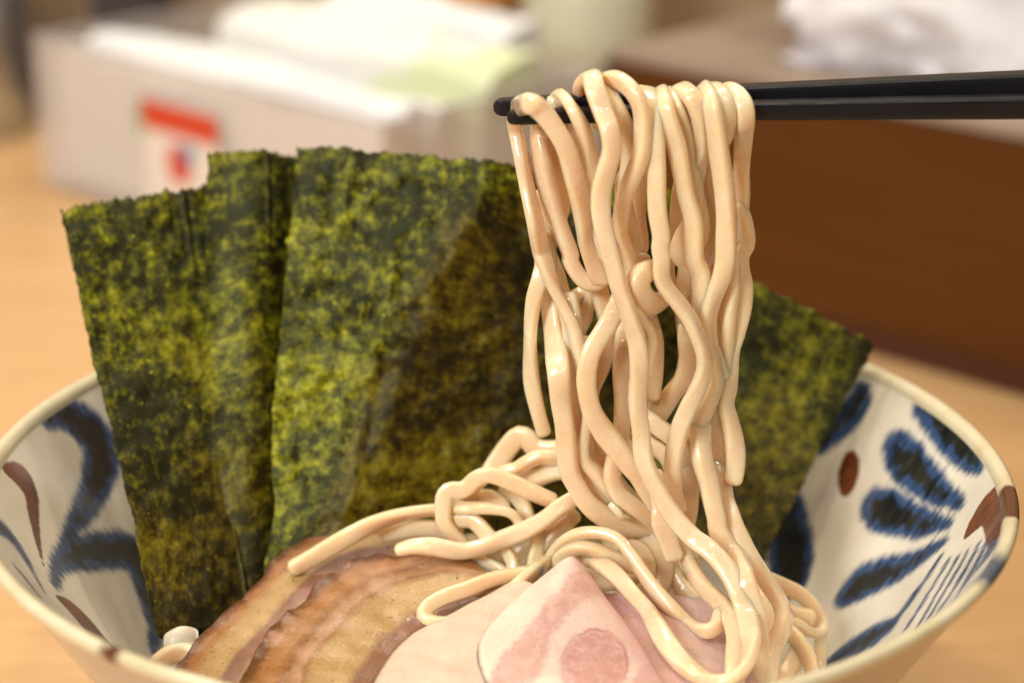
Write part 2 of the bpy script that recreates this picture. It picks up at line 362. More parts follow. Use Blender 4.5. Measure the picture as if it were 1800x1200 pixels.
# ------------------------------------------------------------------ noodles
K = {1: (840, 80, 3), 2: (840, 440, 3), 3: (660, 740, 3), 4: (1000, 800, 3), 5: (260, 880, 3), 6: (720, 740, 4.617), 7: (1080, 440, 4.617), 8: (1000, 640, 4), 9: (1140, 900, 4)}
HEX = np.array([0, 1])
NS = 16
ang = np.arange(NS)/NS*2*math.pi
SUP = np.stack([np.sign(np.cos(ang))*np.abs(np.cos(ang))**.60, np.sign(np.sin(ang))*np.abs(np.sin(ang))**.60], 1)
def sweep(P, wid, flat=.68, tw=.75):
    """P: n x 3 path, wid: n widths -> closed noodle surface"""
    n = len(P); T = np.gradient(P, axis=0); T /= np.linalg.norm(T, axis=1)[:, None]
    side = np.cross(T, d_); bad = np.linalg.norm(side, axis=1) < .25
    A = np.cross(T[0], d_); A /= np.linalg.norm(A)+1e-9
    As = [A]
    for i in range(1, n):
        A = A-T[i]*(A@T[i]); A /= np.linalg.norm(A); As.append(A)
    As = np.array(As); Bs = np.cross(T, As)
    ph = smooth_noise(n, 22, tw)
    ph = np.convolve(np.pad(ph, 8, 'edge'), np.ones(17)/17, 'valid')
    cs, sn = np.cos(ph)[:, None], np.sin(ph)[:, None]
    A2 = As*cs+Bs*sn; B2 = -As*sn+Bs*cs
    wv = 1+np.convolve(np.pad(smooth_noise(n, 9, .085), 4, 'edge'), np.ones(9)/9, 'valid')
    wv2 = 1+np.convolve(np.pad(smooth_noise(n, 12, .09), 4, 'edge'), np.ones(9)/9, 'valid')
    hw = wid*.5*wv; hh = wid*.5*flat*wv2
    V = [P[i]+A2[i]*(SUP[:, :1]*hw[i])+B2[i]*(SUP[:, 1:]*hh[i]) for i in range(n)]
    def cap(i, s):                                   # slightly rounded cut end
        c = P[i]; t = T[i]*s; o = [c+(V[i]-c)*k+t*wid[i]*e for k, e in ((.95, .10), (.80, .22), (.45, .31))]; return o
    rings = cap(0, -1)[::-1]+V+cap(n-1, 1)
    R = np.array(rings); m_ = len(R); Vt = R.reshape(-1, 3); Fc = []
    j = np.arange(NS); j2 = (j+1) % NS
    for i in range(m_-1): Fc += np.stack([i*NS+j, i*NS+j2, (i+1)*NS+j2, (i+1)*NS+j], 1).tolist()
    Fc.append((np.arange(NS)[::-1]).tolist()); Fc.append(((m_-1)*NS+np.arange(NS)).tolist())
    return Vt, Fc
def noodle(label, segs, Y, wpx=31, group=None, flat=.68, tw=.75, mode='Y'):
    pts = []
    for k, pl in segs:
        ox, oy, s = K[k]
        new = [(ox+p[0]/s, oy+p[1]/s, (p[2] if len(p) > 2 else None)) for p in pl]
        while len(pts) > 1:                          # the traced stretches overlap: drop the doubled points
            dl = np.subtract(new[0][:2], pts[-1][:2]); nx = np.subtract(new[1][:2], new[0][:2]) if len(new) > 1 else np.subtract(pts[-1][:2], pts[-2][:2])
            if dl@nx/np.linalg.norm(nx) < 14 and np.linalg.norm(dl) < 90: pts.pop()
            else: break
        pts += new
    n = len(pts); Ys = np.interp(np.linspace(0, 1, n), np.linspace(0, 1, len(Y)), Y)
    P = np.array([at(x, y, (Ys[i] if q is None else q)/1000) for i, (x, y, q) in enumerate(pts)])
    path = resample(catmull(P, 14), step=.0009)
    n = len(path)
    for k in range(3): path[:, k] += np.convolve(np.pad(smooth_noise(n, 14, .00016), 6, 'edge'), np.ones(13)/13, 'valid')
    wid = np.full(n, 1.)*wpx/F*.43*1.02
    V, Fc = sweep(path, wid, flat, tw)
    o = mesh_obj('noodle', V, Fc, M_noodle)
    return tag(o, label, 'noodle', group or LIFT)
LIFT = 'noodle strands lifted by the chopsticks'; HEAP = 'noodle strands heaped in the bowl'

# --- lifted strands
noodle('noodle wrapped over the chopstick tips, falling both in front and behind, leftmost of the bundle',
  [(2, [(650, 150), (600, 30)]), (1, [(590, 1070), (565, 940), (540, 800), (505, 660), (465, 530), (400, 420), (330, 335), (265, 300), (205, 335, 7), (190, 400, 12), (205, 470, 13), (228, 580, 11), (262, 750, 9), (300, 930), (330, 1080)]), (2, [(350, 60), (400, 190), (455, 310), (500, 420), (535, 560), (560, 700), (580, 860), (610, 1020)]), (8, [(110, 640), (190, 760), (290, 880), (400, 1000, 2), (520, 1080, 5)])],
  [2, -5, -7, -8, -7, 0, 8, 6, 2, 0, -1, 1], 34)
noodle('noodle hanging behind the chopstick tips that swells into a low lobe', [(1, [(420, 300, 6), (330, 340, 12), (318, 440, 13), (335, 600), (375, 780), (430, 950), (490, 1090)]), (2, [(495, 60), (545, 140), (600, 170), (660, 150), (690, 60)])], [13, 11, 10, 9, 8, 8], 40)
noodle('thin pale noodle glinting in the gap behind the leftmost strands', [(1, [(395, 330, 14), (375, 440), (425, 590), (452, 720), (448, 850), (405, 980), (375, 1080), (375, 1190)]), (2, [(420, 120), (470, 260), (575, 220), (575, 340), (540, 420)])], [16, 15, 14, 13, 12], 28)
noodle('second noodle from the tips, broad, draped over the front chopstick and tucked behind its neighbours', [(1, [(420, 420, 13), (425, 300, 9), (445, 275, 3), (500, 330, -3), (560, 450), (592, 600), (605, 750), (620, 900), (680, 1100)])], [-5, -5, -3, -2], 33)
noodle('noodle rolled over the top lump that loops round at the bottom right',
  [(1, [(590, 330, 12), (548, 250, 8), (560, 190, 4), (598, 168, 0), (612, 230, -4), (655, 350, -6), (692, 450), (706, 560), (682, 660), (655, 770), (657, 890), (685, 1040), (725, 1190)]),
   (2, [(745, 190), (800, 350), (843, 500), (848, 650), (838, 800), (855, 950), (905, 1090)]),
   (4, [(395, 30), (465, 180), (560, 330), (655, 435), (745, 500), (835, 600), (893, 710), (930, 830), (955, 950, -38), (945, 1060, -43), (900, 1145, -47), (820, 1190, -49), (710, 1170, -45), (615, 1105, -42), (525, 1000, -35), (455, 890, -28), (405, 815, -22), (330, 735, -17), (255, 650, -12), (190, 590, -8), (130, 560, -2), (80, 545, 5)])],
  [-7, -8, -8, -9, -10, -11, -11, -12, -12, -13, -15, -19, -24, -30, -35, -38, -40, -38, -30, -20, -10], 33)
noodle('thick noodle arching over the top lump and sweeping down to the left', [(1, [(650, 400, 12), (650, 240, 8), (680, 190, 3), (745, 185, -1), (815, 240, -5), (862, 330), (872, 450), (860, 570), (820, 680), (775, 790), (757, 900), (757, 1000), (775, 1120)]), (2, [(800, 60), (830, 200), (860, 330), (930, 430), (928, 600), (915, 760)])], [-7, -7, -6, -6, -4, 0, 4, 6], 35)
noodle('noodle half hidden under the thick arching one, beside the top lump', [(1, [(650, 420, 13), (640, 260, 8), (670, 240, 2), (725, 330, -3), (775, 430), (805, 530), (790, 640), (760, 760), (790, 900), (830, 1030)]), (7, [(140, 120), (170, 300), (220, 450)])], [-3, -3, 0, 3, 6, 8], 33)
noodle('noodle hanging straight from mid-chopsticks, then bowing right around the big central gap',
  [(1, [(860, 460, 13), (862, 300, 9), (885, 245, 3), (915, 340, -4), (938, 490), (945, 650), (945, 800), (952, 900), (968, 1000), (962, 1070)]), (7, [(385, 70), (380, 160), (395, 250), (445, 335), (530, 440), (612, 560), (675, 700), (722, 830), (733, 940), (705, 1060), (650, 1180)]), (8, [(850, 280), (800, 400), (765, 520), (745, 640), (740, 760), (750, 900), (780, 1000)])],
  [-5, -5, -6, -7, -8, -9, -9, -9, -9, -9, -9, -9, -6], 31)
noodle('short fat noodle curl bulging out left of the straight middle strand, halfway down',
  [(7, [(400, 130, 3), (330, 150, -2), (255, 175, -7), (205, 235, -9), (208, 315, -9), (258, 390, -8), (325, 425, -6), (385, 400, -1), (420, 350, 4)])], [0], 37, flat=.85, tw=.2)
noodle('noodle running down just right of the straight middle strand', [(1, [(930, 440, 13), (935, 300, 9), (960, 250, 3), (985, 310, -4), (1015, 410), (1052, 530), (1078, 680), (1100, 800), (1135, 940), (1175, 1080)]), (7, [(640, 60), (690, 180), (700, 320), (705, 480), (720, 640), (790, 820), (860, 1000)])], [-6, -6, -5, -4, -3, -3, -2], 33)
noodle('slim noodle squeezed between two broader ones at the middle of the chopsticks', [(1, [(990, 440, 13), (985, 290, 9), (1005, 255, 3), (1045, 330, -3), (1085, 450), (1112, 570), (1135, 700), (1150, 840), (1110, 960), (1080, 1010)]), (7, [(520, 30), (590, 120), (575, 250), (545, 340), (520, 430)])], [-3, -3, -1, 0, 2, 3, 4], 29)
noodle('noodle draped right of the middle, its upper end catching a bright glint', [(1, [(1060, 460, 13), (1050, 290, 9), (1065, 232, 3), (1120, 265, -3), (1160, 350), (1182, 450), (1188, 550), (1160, 640), (1148, 740), (1165, 860), (1180, 1000)]), (7, [(640, 100), (620, 260), (590, 420), (570, 560)])], [-5, -5, -3, 0, 3, 6, 8], 33)
noodle('broad smooth noodle hanging down the right side of the bundle', [(1, [(1150, 450, 13), (1160, 290, 9), (1185, 235, 3), (1225, 300, -4), (1255, 430), (1275, 560), (1300, 720), (1315, 880), (1312, 1020), (1300, 1180)]), (7, [(900, 60), (865, 220), (800, 380), (760, 540), (770, 720), (810, 900), (830, 1080)]), (8, [(930, 420), (930, 560, 0), (925, 700, 5), (960, 850, 9), (1000, 1000, 10)])], [-6, -6, -5, -5, -4, -4, -3, -2], 34)
noodle('short-looking noodle bulging right over the front chopstick, second from the right', [(1, [(1225, 460, 13), (1210, 290, 9), (1225, 225, 3), (1285, 270, -2), (1312, 370, -4), (1310, 470, -2), (1270, 570, 2), (1215, 650, 5), (1225, 780, 6), (1270, 900, 7), (1260, 1010, 8), (1190, 1130, 9)])], [0], 34)
noodle('pale noodle alone at the right end of the bundle, hooked over both chopsticks', [(1, [(1290, 420, 14), (1268, 290, 10), (1300, 242, 4), (1352, 245, 0), (1403, 305, -3), (1412, 400, -3), (1395, 520), (1383, 660), (1383, 780), (1380, 900), (1370, 1020)])], [-1, 1, 2, 3], 29)
noodle('rippled noodle forming the right outline of the bundle, ending in a rounded cut tip', [(1, [(1370, 850), (1405, 950), (1420, 1040), (1400, 1140)]), (2, [(1385, 30), (1385, 110), (1405, 200), (1398, 310), (1365, 430), (1328, 540)]), (8, [(1120, 150), (1100, 280), (1130, 400), (1160, 520), (1175, 640), (1175, 740), (1165, 810)])], [2, 1, 0, -1, -2, -3, -5], 33)
noodle('noodle merging behind the rippled right-hand strand', [(2, [(1330, 60), (1340, 200), (1320, 340), (1290, 480)]), (7, [(900, 760), (895, 900), (900, 1050)]), (8, [(1020, 380), (1040, 520), (1050, 640), (1080, 760)])], [-2, -2, -1, 0, 0], 33)
noodle('noodle crossing low behind the right of the bundle with wet glints', [(8, [(950, 150, 2), (935, 300, 0), (925, 430, -3), (925, 580, -6), (945, 700, -8), (985, 830, -9), (1010, 950, -10), (1040, 1080, -11)]), (4, [(790, 400, -12), (860, 520, -14), (920, 640), (965, 780), (995, 920), (1005, 1060), (990, 1220)])], [-6, -7, -9, -12, -16, -21, -26, -31, -36], 37)
noodle('outermost strand at the lower right, bending like a knee above the bowl rim', [(8, [(1000, 620, 2), (1040, 720, -1), (1075, 850, -3), (1100, 960)]), (4, [(845, 290), (890, 410), (960, 545), (1060, 690), (1125, 800), (1130, 900), (1085, 1010), (1060, 1110), (1050, 1230)])], [-3, -4, -6, -9, -13, -17, -22, -26, -32], 38)
noodle('strand tucked between the two heavy lower-right strands', [(4, [(820, 240, 2), (860, 420), (930, 560), (1010, 690), (1060, 810), (1060, 930), (1040, 1050), (1020, 1220)])], [0, -2, -5, -9, -14, -20, -28], 36)
noodle('left-hand noodle hanging clear of the bundle, ending in a pale cut tip', [(1, [(330, 1010, 10)]), (2, [(345, 60, 9), (322, 160), (292, 270), (280, 420), (280, 570), (288, 700), (315, 830), (350, 950)])], [8, 7, 6, 5], 29)
noodle('long smooth noodle curving from the left side down under the bundle', [(1, [(300, 800, 15), (330, 950, 14), (350, 1060, 13)]), (2, [(358, 120, 14), (375, 210, 12), (390, 330, 9), (410, 480, 5), (425, 640), (435, 800), (460, 960), (500, 1120)]), (3, [(1015, 240), (1055, 330), (1110, 420), (1190, 490), (1290, 540), (1400, 580), (1480, 600)])], [4, 2, 0, -2, -2, -2, -2, 0, 3], 37)
noodle('noodle lying close inside the long curving one', [(2, [(470, 260, 8), (500, 420), (500, 560), (500, 720), (520, 880), (560, 1040)]), (3, [(1085, 220), (1130, 320), (1200, 400), (1290, 450), (1400, 500), (1480, 560)])], [5, 4, 3, 2, 2, 4], 36)
noodle('curved noodle with a white glint, bowing left then sweeping across under the central strand', [(2, [(750, 250, 1), (712, 340), (655, 440), (602, 530), (578, 630), (578, 730), (605, 850), (665, 955), (745, 1055), (825, 1150)]), (3, [(1400, 290), (1460, 390), (1510, 470), (1560, 560)])], [-2, -5, -7, -8, -8, -7, -7, -6, -5, -4], 36)
noodle('noodle behind the white-glint curve that bends away to the lower right', [(2, [(775, 400, 5), (765, 520), (758, 640), (762, 800), (770, 940)]), (8, [(365, 470), (345, 590), (315, 700), (308, 800), (345, 900), (430, 975), (530, 1050), (610, 1120), (680, 1210)])], [2, 0, -1, -2, -3, -3, -2, 0], 32)
noodle('tiny frayed noodle bit clinging under the bend left of the central strand', [(8, [(300, 985, -3), (345, 1030, -4), (370, 1065, -4), (410, 1075, -3)])], [-4], 13)
noodle('dark shaded noodle deep in the middle of the bundle', [(7, [(230, 60, 10), (215, 250), (250, 450), (300, 620), (300, 800), (290, 980), (300, 1150)]), (8, [(595, 250, 10), (615, 360, 12), (650, 480, 13)])], [9, 8, 8, 9], 30)
noodle('shaded noodle slanting left through the big central gap', [(7, [(610, 300, 10), (600, 500, 9), (590, 700, 7), (600, 880), (560, 1040), (470, 1150)]), (8, [(640, 330), (560, 430), (480, 520), (430, 640)])], [7, 8, 9, 9, 8], 33)
noodle('noodle slanting down right beneath the big central gap', [(8, [(480, 330, 4), (560, 380), (640, 440), (720, 500), (790, 580), (840, 700)])], [2, 1, 0, 0], 30)
noodle('lower noodle slanting right, just beneath the small dark hole', [(8, [(470, 480, 3), (560, 560), (640, 610), (700, 680), (740, 800)])], [2, 1, 0, 0], 30)
noodle('square-cut pale noodle end pointing down beside the central strand', [(8, [(610, 780, -6), (640, 900, -7), (665, 1010, -8)]), (4, [(490, 350, -9), (520, 440, -9), (550, 525, -9)])], [-8], 36, flat=.5, tw=.1)
noodle('frayed noodle hanging right of the central strand', [(8, [(780, 620, 1), (820, 760), (850, 860), (850, 960), (840, 1060), (800, 1180)])], [0, -1, -1, 0], 30)
noodle('noodle bent inside the bottom loop, glinting, left of the loop strand', [(4, [(560, 420, -4), (620, 520, -6), (675, 640), (740, 720), (810, 785), (858, 860), (878, 950), (875, 1050), (880, 1190)])], [-8, -13, -19, -26, -34, -46], 33)
noodle('back noodle filling the left of the bundle, in shade', [(1, [(520, 330, 14), (520, 500), (560, 700), (620, 900), (640, 1080)]), (2, [(620, 60), (650, 250), (690, 420), (660, 600), (600, 760), (600, 950)])], [13, 12, 11, 10, 9], 33)
noodle('back noodle seen through the slit left of the middle strand', [(1, [(830, 360, 14), (850, 520), (850, 700), (830, 880), (850, 1060)]), (7, [(160, 60), (150, 260), (190, 470), (230, 600)])], [14, 13, 12, 11], 33)
noodle('back noodle behind the middle of the chopsticks, in shade', [(1, [(1120, 330, 14), (1130, 520), (1090, 680), (1060, 860), (1050, 1040)]), (7, [(430, 60), (430, 220), (470, 350), (540, 520), (580, 700)])], [14, 13, 12, 10], 31)
noodle('back noodle on the right, showing only between the broad strands', [(1, [(1290, 340, 14), (1275, 480), (1230, 620), (1190, 700), (1210, 800), (1240, 960)]), (7, [(800, 120), (760, 300), (720, 460), (690, 620)])], [14, 13, 11, 9], 33)
noodle('orange-shaded noodle at the far right back of the bundle', [(7, [(960, 160, 4), (930, 330), (900, 520), (860, 700), (850, 900), (850, 1120)]), (8, [(890, 420), (860, 600), (830, 780)])], [3, 3, 3, 2], 34)
noodle('noodle glimpsed low behind the left strands', [(2, [(560, 480, 9), (575, 650), (560, 820), (600, 960), (640, 1080), (700, 1180)]), (3, [(1320, 380), (1400, 440)])], [8, 7, 6, 5], 32)

# --- noodles heaped in the bowl
def heap(label, segs, Y, wpx=31, **k): return noodle(label, segs, Y, wpx, HEAP, **k)
heap('noodle end lying far left across the seared pork', [(5, [(765, 345), (900, 275), (1050, 190), (1200, 115), (1350, 65), (1500, 45), (1620, 60)])], [0, 2, 6, 9, 11], 33)
heap('noodle just behind the far-left end, running into the heap', [(5, [(1250, 175), (1400, 145), (1530, 150), (1640, 170)])], [9, 10, 10], 30)
heap('noodle with a pale rounded end lying long and straight across the heap', [(6, [(-75, 1045), (40, 1020), (200, 1020), (400, 1045), (560, 1020), (740, 950), (930, 880), (1090, 800), (1220, 700), (1330, 630), (1420, 560)])], [-3, -3, -2, -2, -1, 0, 1, 3, 5], 31)
heap('noodle standing in a tight bend at the left of the tangle', [(6, [(440, 990), (360, 920), (290, 820), (280, 700), (285, 610), (330, 560), (420, 560), (480, 530), (545, 470), (640, 440), (760, 470), (900, 530), (1030, 590), (1150, 640)])], [3, 3, 4, 5, 5, 5, 4, 4, 4, 5], 30)
heap('noodle looping up behind the tight bend', [(6, [(470, 690), (480, 600), (520, 520), (580, 470)])], [9, 9, 9], 28)
heap('noodle crossing the tangle horizontally, its right end turned down with sparkles', [(6, [(345, 590, 10), (370, 680, 7), (440, 710), (560, 705), (690, 710), (800, 730), (870, 790), (900, 870, 3)])], [5, 4, 4, 4], 28)
heap('short noodle coming forward below the horizontal one, glistening', [(6, [(330, 800, 9), (400, 800), (500, 800), (570, 850), (630, 920), (700, 990)])], [5, 4, 2, 0], 28)
heap('noodle humped highest at the back of the heap', [(6, [(660, 430), (720, 320), (800, 200), (880, 125), (950, 150), (1010, 220), (1090, 250), (1200, 250)])], [16, 17, 17, 16, 15, 14], 38, tw=.2)
heap('noodle running under the highest hump towards the bundle', [(6, [(700, 440), (790, 400), (880, 380), (960, 330), (1060, 290), (1180, 300)])], [12, 12, 11, 11], 34)
heap('orange-shaded noodle in the hollow under the hump', [(6, [(880, 500), (1000, 480), (1120, 430), (1230, 400), (1330, 420)])], [14, 13, 11, 10], 36)
heap('noodle sloping in shade behind the straight long one', [(6, [(760, 560), (850, 600), (920, 680), (950, 780), (960, 880)])], [11, 10, 8, 7], 30)
heap('pale noodle peeping out in the middle of the tangle', [(6, [(520, 640), (620, 620), (700, 640), (760, 700)])], [10, 10, 9], 32)
heap('upright noodle under the long straight one', [(6, [(720, 1000), (790, 1060), (830, 1130), (850, 1220)])], [1, 0, -2], 22)
heap('second upright noodle under the long straight one, right of the first', [(6, [(1050, 900), (1040, 1000), (1020, 1100), (1000, 1210)])], [4, 2, -1], 26)
heap('short slanting noodle at the edge of the front seared pork', [(6, [(540, 1100), (640, 1150), (740, 1200), (800, 1250)])], [1, 0, -2], 24)
heap('noodle in the hollow left of the arched pair', [(6, [(1330, 760), (1240, 850), (1150, 930), (1070, 1010), (1010, 1130)])], [7, 6, 4, 3], 32)
heap('noodle arching over behind the pink pork slice tip and dropping to its right', [(3, [(895, 790), (930, 710), (990, 640), (1085, 592), (1190, 588), (1280, 620), (1345, 700), (1400, 790), (1470, 885), (1560, 985), (1650, 1065), (1730, 1105, -27), (1790, 1085, -27), (1815, 1020, -24)])], [2, 0, -3, -5, -7, -10, -14, -18, -20, -20, -16], 31)
heap('inner noodle of the arched pair behind the pink slice tip', [(3, [(940, 780), (990, 700), (1060, 665), (1150, 675), (1250, 715), (1340, 755), (1440, 770)])], [-1, -3, -4, -4, -3], 30)
heap('hairpin noodle lying folded on the pale slice, its bend to the left', [(3, [(870, 790), (760, 805), (620, 835), (480, 885), (350, 930), (265, 985), (260, 1035), (350, 1055), (480, 1025), (600, 955), (720, 875), (830, 790), (900, 740)])], [-4, -6, -10, -14, -17, -20, -22, -22, -20, -15, -10, -6, -2], 28)
heap('broad noodle bowing behind the arched pair', [(4, [(300, 390), (400, 410), (470, 490), (500, 590), (480, 690), (400, 730), (320, 720)])], [3, 1, -1, -4, -6], 34)
heap('shaded noodle low in the hollow left of the bottom loop', [(4, [(520, 560), (560, 660), (640, 740), (720, 790), (780, 850)])], [2, -2, -6, -10], 36)
heap('second shaded noodle in that hollow, lying deeper', [(4, [(480, 690), (560, 760), (650, 800), (740, 830)])], [-2, -4, -8], 34)
heap('noodle curling out beside the bowl wall at the right', [(4, [(1050, 650), (1130, 685), (1210, 725), (1280, 790), (1325, 870), (1320, 930), (1260, 930), (1190, 890), (1120, 900)])], [2, 2, 1, -1, -4, -6, -6], 28)
heap('noodle dropping down below the right-hand curl', [(4, [(1160, 930), (1210, 980), (1260, 1060), (1285, 1150), (1290, 1250)])], [-8, -12, -16, -22], 28)
heap('noodle pressed against the right bowl wall', [(4, [(1270, 830), (1320, 930), (1325, 1040), (1310, 1150)])], [4, 0, -6], 26)
heap('wet noodle bit low at the right behind the rim', [(4, [(1220, 1010), (1190, 1080), (1140, 1150), (1090, 1210)])], [-10, -14, -20], 34)
heap('flat noodle between the bundle and the right bowl wall', [(4, [(1130, 820), (1200, 850), (1270, 860)])], [-3, -4, -4], 34)
# strands lying in the body of the heap, seen only in the gaps
for k in range(50):
    cx, cy = rng.uniform(-.03, .05), rng.uniform(-.03, .045); a = rng.uniform(0, 6.28); L = rng.uniform(.03, .05); cu = rng.uniform(-45, 45)
    s = np.linspace(-.5, .5, 8); z0 = .0525-.32*max(0, math.hypot(cx-.02, cy)-.025)+rng.uniform(-.008, -.002)+.10*max(cy, 0)
    P = np.stack([cx+L*s*math.cos(a)-cu*(L*s)**2*math.sin(a), cy+L*s*math.sin(a)+cu*(L*s)**2*math.cos(a), z0-8*(s*L)**2*.5+rng.normal(0, .0012, 8)], 1)
    if P[:, 0].max() > .050 or np.hypot(P[:, 0], P[:, 1]).max() > .062: continue
    path = resample(catmull(P, 10), step=.0010)
    V, Fc = sweep(path, np.full(len(path), .0040))
    tag(mesh_obj('noodle', V, Fc, M_noodle), 'cream noodle buried in the heap, only glimpsed in gaps between the strands on top', 'noodle', 'noodles buried inside the heap')

# ------------------------------------------------------------------ pork
SY = lambda y: np.interp(y, [860, 900, 940, 1000, 1100, 1200, 1300], [26, 19, 12, 1, -19, -41, -62])
def slab(name, label, outer, inner, dY, m, thick=.0032, nu=110, nv=60, dome=.0, wav=.0006, seed=0, edge=.0012, curl=0.):
    """a slice between two edge curves given as (x, y); u runs along, v across"""
    def curve(pl, dy):
        pl = [(p[0], p[1], SY(p[1])+dy+(p[2] if len(p) > 2 else 0)) for p in pl]
        return resample(catmull(np.array([at(x, y, Y/1000) for x, y, Y in pl]), 10), n=nu)
    A, B = curve(outer, dY[0]), curve(inner, dY[1])
    v = np.linspace(0, 1, nv)
    P = A[:, None]*(1-v)[None, :, None]+B[:, None]*v[None, :, None]
    px = look(P)
    N = np.array([0, -.25, .97])
    nz = np.array([[mnoise.noise(Vector((P[i, j, 0]*70, P[i, j, 1]*70, seed*3.)))+.5*mnoise.noise(Vector((P[i, j, 0]*210, P[i, j, 1]*210, seed*3.+9))) for j in range(nv)] for i in range(nu)])
    uu = np.linspace(0, 1, nu)
    rd = np.minimum(1, np.minimum(v, 1-v)[None, :]*nv/5)*np.ones((nu, 1)); rd = rd*np.minimum(1, np.minimum(uu, 1-uu)*nu/4)[:, None]
    h = dome*np.sin(math.pi*v)[None, :]+curl*np.exp(-v/.12)[None, :]*(1+np.array([1.2*mnoise.noise(Vector((x*9, seed*5.7, 0)))+.7*mnoise.noise(Vector((x*26, seed*2.7, 4))) for x in uu]))[:, None]+wav*nz-edge*(1-rd)**2
    T = P+N*h[..., None]
    Bt = P-N*thick
    idx = np.arange(nu*nv).reshape(nu, nv); q = np.stack([idx[:-1, :-1], idx[1:, :-1], idx[1:, 1:], idx[:-1, 1:]], -1).reshape(-1, 4)
    n0 = nu*nv
    per = np.r_[idx[0, :], idx[1:, -1], idx[-1, -2::-1], idx[-2:0:-1, 0]]
    Fc = q.tolist()+(q[:, ::-1]+n0).tolist()+[(c, a, a+n0, c+n0) for a, c in zip(per, np.roll(per, -1))]
    U, W = np.meshgrid(uu, v, indexing='ij')
    uvw = np.stack([U.ravel(), W.ravel(), np.zeros(n0)], 1); pat = np.stack([px[..., 0].ravel()/1000, px[..., 1].ravel()/1000, np.zeros(n0)], 1)
    o = mesh_obj(name, np.vstack([T.reshape(-1, 3), Bt.reshape(-1, 3)]), Fc, m, attrs={'uvw': np.vstack([uvw, uvw+[0, 0, 1]]), 'pat': np.vstack([pat, pat])})
    me = o.data; bm = bmesh.new(); bm.from_mesh(me); bmesh.ops.recalc_face_normals(bm, faces=bm.faces); bm.to_mesh(me); bm.free()
    return tag(o, label, 'pork slice')
def meat(name, stripes, pepper=.5, gloss=.35, spark=.5, wob=.06, sss=.3, pat_fn=None, fibre=.5, sear_w=0., dirt=.35):
    m = mat(name, (.7, .5, .35), gloss, Subsurface_Weight=sss, Subsurface_Scale=.003, Coat_Weight=.25+.5*min(1, spark), Coat_Roughness=.06, IOR=1.42)
    b = NB(m); b.b.inputs['Subsurface Radius'].default_value = (1, .4, .25)
    uv = b.attr('uvw', 'Vector'); g = b.coord()
    sep = b.n.new('ShaderNodeSeparateXYZ'); b.link(uv, sep.inputs[0])
    n1 = b.noise(g, 110, 5, .6); n2 = b.noise(g, 420, 5, .6); n3 = b.noise(g, 1500, 3)
    fib = b.noise(b.mapping(uv, (5, 60, 1)), 1, 6, .68, .5)
    v = b.math('ADD', sep.outputs[1], b.math('MULTIPLY_ADD', n1, wob*2, -wob))
    v = b.math('ADD', v, b.math('MULTIPLY_ADD', n2, wob, -wob*.5))
    c = b.ramp(v, stripes)
    if pat_fn: c = pat_fn(b, c, n1, n2)
    c = b.mix(b.ss(n2, .35, .8, 0., dirt), c, b.mix(.5, c, (.40, .20, .08)))
    c = b.mix(b.ss(fib, .45, .75, 0., fibre), c, b.mix(.6, c, (.36, .16, .06)))
    c = b.mix(b.ss(fib, .45, .25, 0., fibre*.8), c, b.mix(.5, c, (.80, .62, .42)))
    if sear_w > 0:
        ch = b.math('ADD', sep.outputs[1], b.math('ADD', b.math('MULTIPLY_ADD', n1, .16, -.08), b.math('MULTIPLY_ADD', n2, .16, -.08)))
        c = b.mix(b.ss(ch, sear_w, sear_w*.15, 0, .9), c, (.12, .035, .006))
    gd = b.n.new('ShaderNodeVectorMath'); gd.operation = 'MULTIPLY_ADD'; b.link(b.noise(g, 1300, 3, out=1), gd.inputs[0]); gd.inputs[1].default_value = (.0012, .0012, .0012); b.link(g, gd.inputs[2])
    vd = b.voro(gd.outputs[0], 900); vc = b.voro(gd.outputs[0], 900, out='Color')
    pm = b.math('MULTIPLY', b.ss(b.math('ADD', vd, b.math('MULTIPLY', n3, .3)), .46, .30), b.ss(vc, .47, .52))
    pm = b.math('MULTIPLY', pm, b.ss(b.noise(g, 160, 4, .65), .46, .56))
    c = b.mix(b.math('MULTIPLY', pm, pepper), c, (.03, .015, .008))
    b.col(c); b.rough(b.ss(n2, .3, .7, gloss-.12, gloss+.18))
    nb = b.bump(fib, .30, .0009); nb = b.bump(n2, .16*spark+.05, .0009, nb); nb = b.bump(n3, .24*spark, .0005, nb); b.normal(nb); b.link(nb, b.b.inputs['Coat Normal'])
    return m
K5 = lambda pts: [(260+p[0]/3, 880+p[1]/3) + tuple(p[2:]) for p in pts]
sear, amber, tan_, fat, pale, rose = (.17, .055, .012), (.46, .20, .055), (.58, .34, .15), (.62, .44, .21), (.76, .58, .38), (.38, .20, .14)
mb = meat('seared_pork_back', [(0, (.13, .034, .005)), (.10, (.30, .10, .020)), (.20, (.38, .165, .045)), (.28, (.44, .26, .095)), (.44, (.49, .31, .115)), (.50, (.44, .27, .10)), (.55, (.23, .095, .055)), (.68, (.27, .12, .075)), (.74, (.46, .28, .11)), (1, (.44, .27, .10))], pepper=.95, gloss=.34, spark=.6, fibre=.9, sear_w=.12)
mf = meat('seared_pork_front', [(0, (.07, .020, .004)), (.06, (.22, .07, .012)), (.13, (.34, .125, .026)), (.24, (.38, .16, .042)), (.31, (.25, .09, .022)), (.36, (.38, .18, .07)), (.43, (.48, .255, .13)), (.47, (.30, .13, .045)), (.51, (.40, .22, .08)), (.57, (.46, .285, .105)), (.80, (.48, .295, .105)), (.87, (.24, .105, .06)), (1, (.32, .15, .085))], pepper=1., gloss=.24, spark=.95, fibre=1., sear_w=.12)
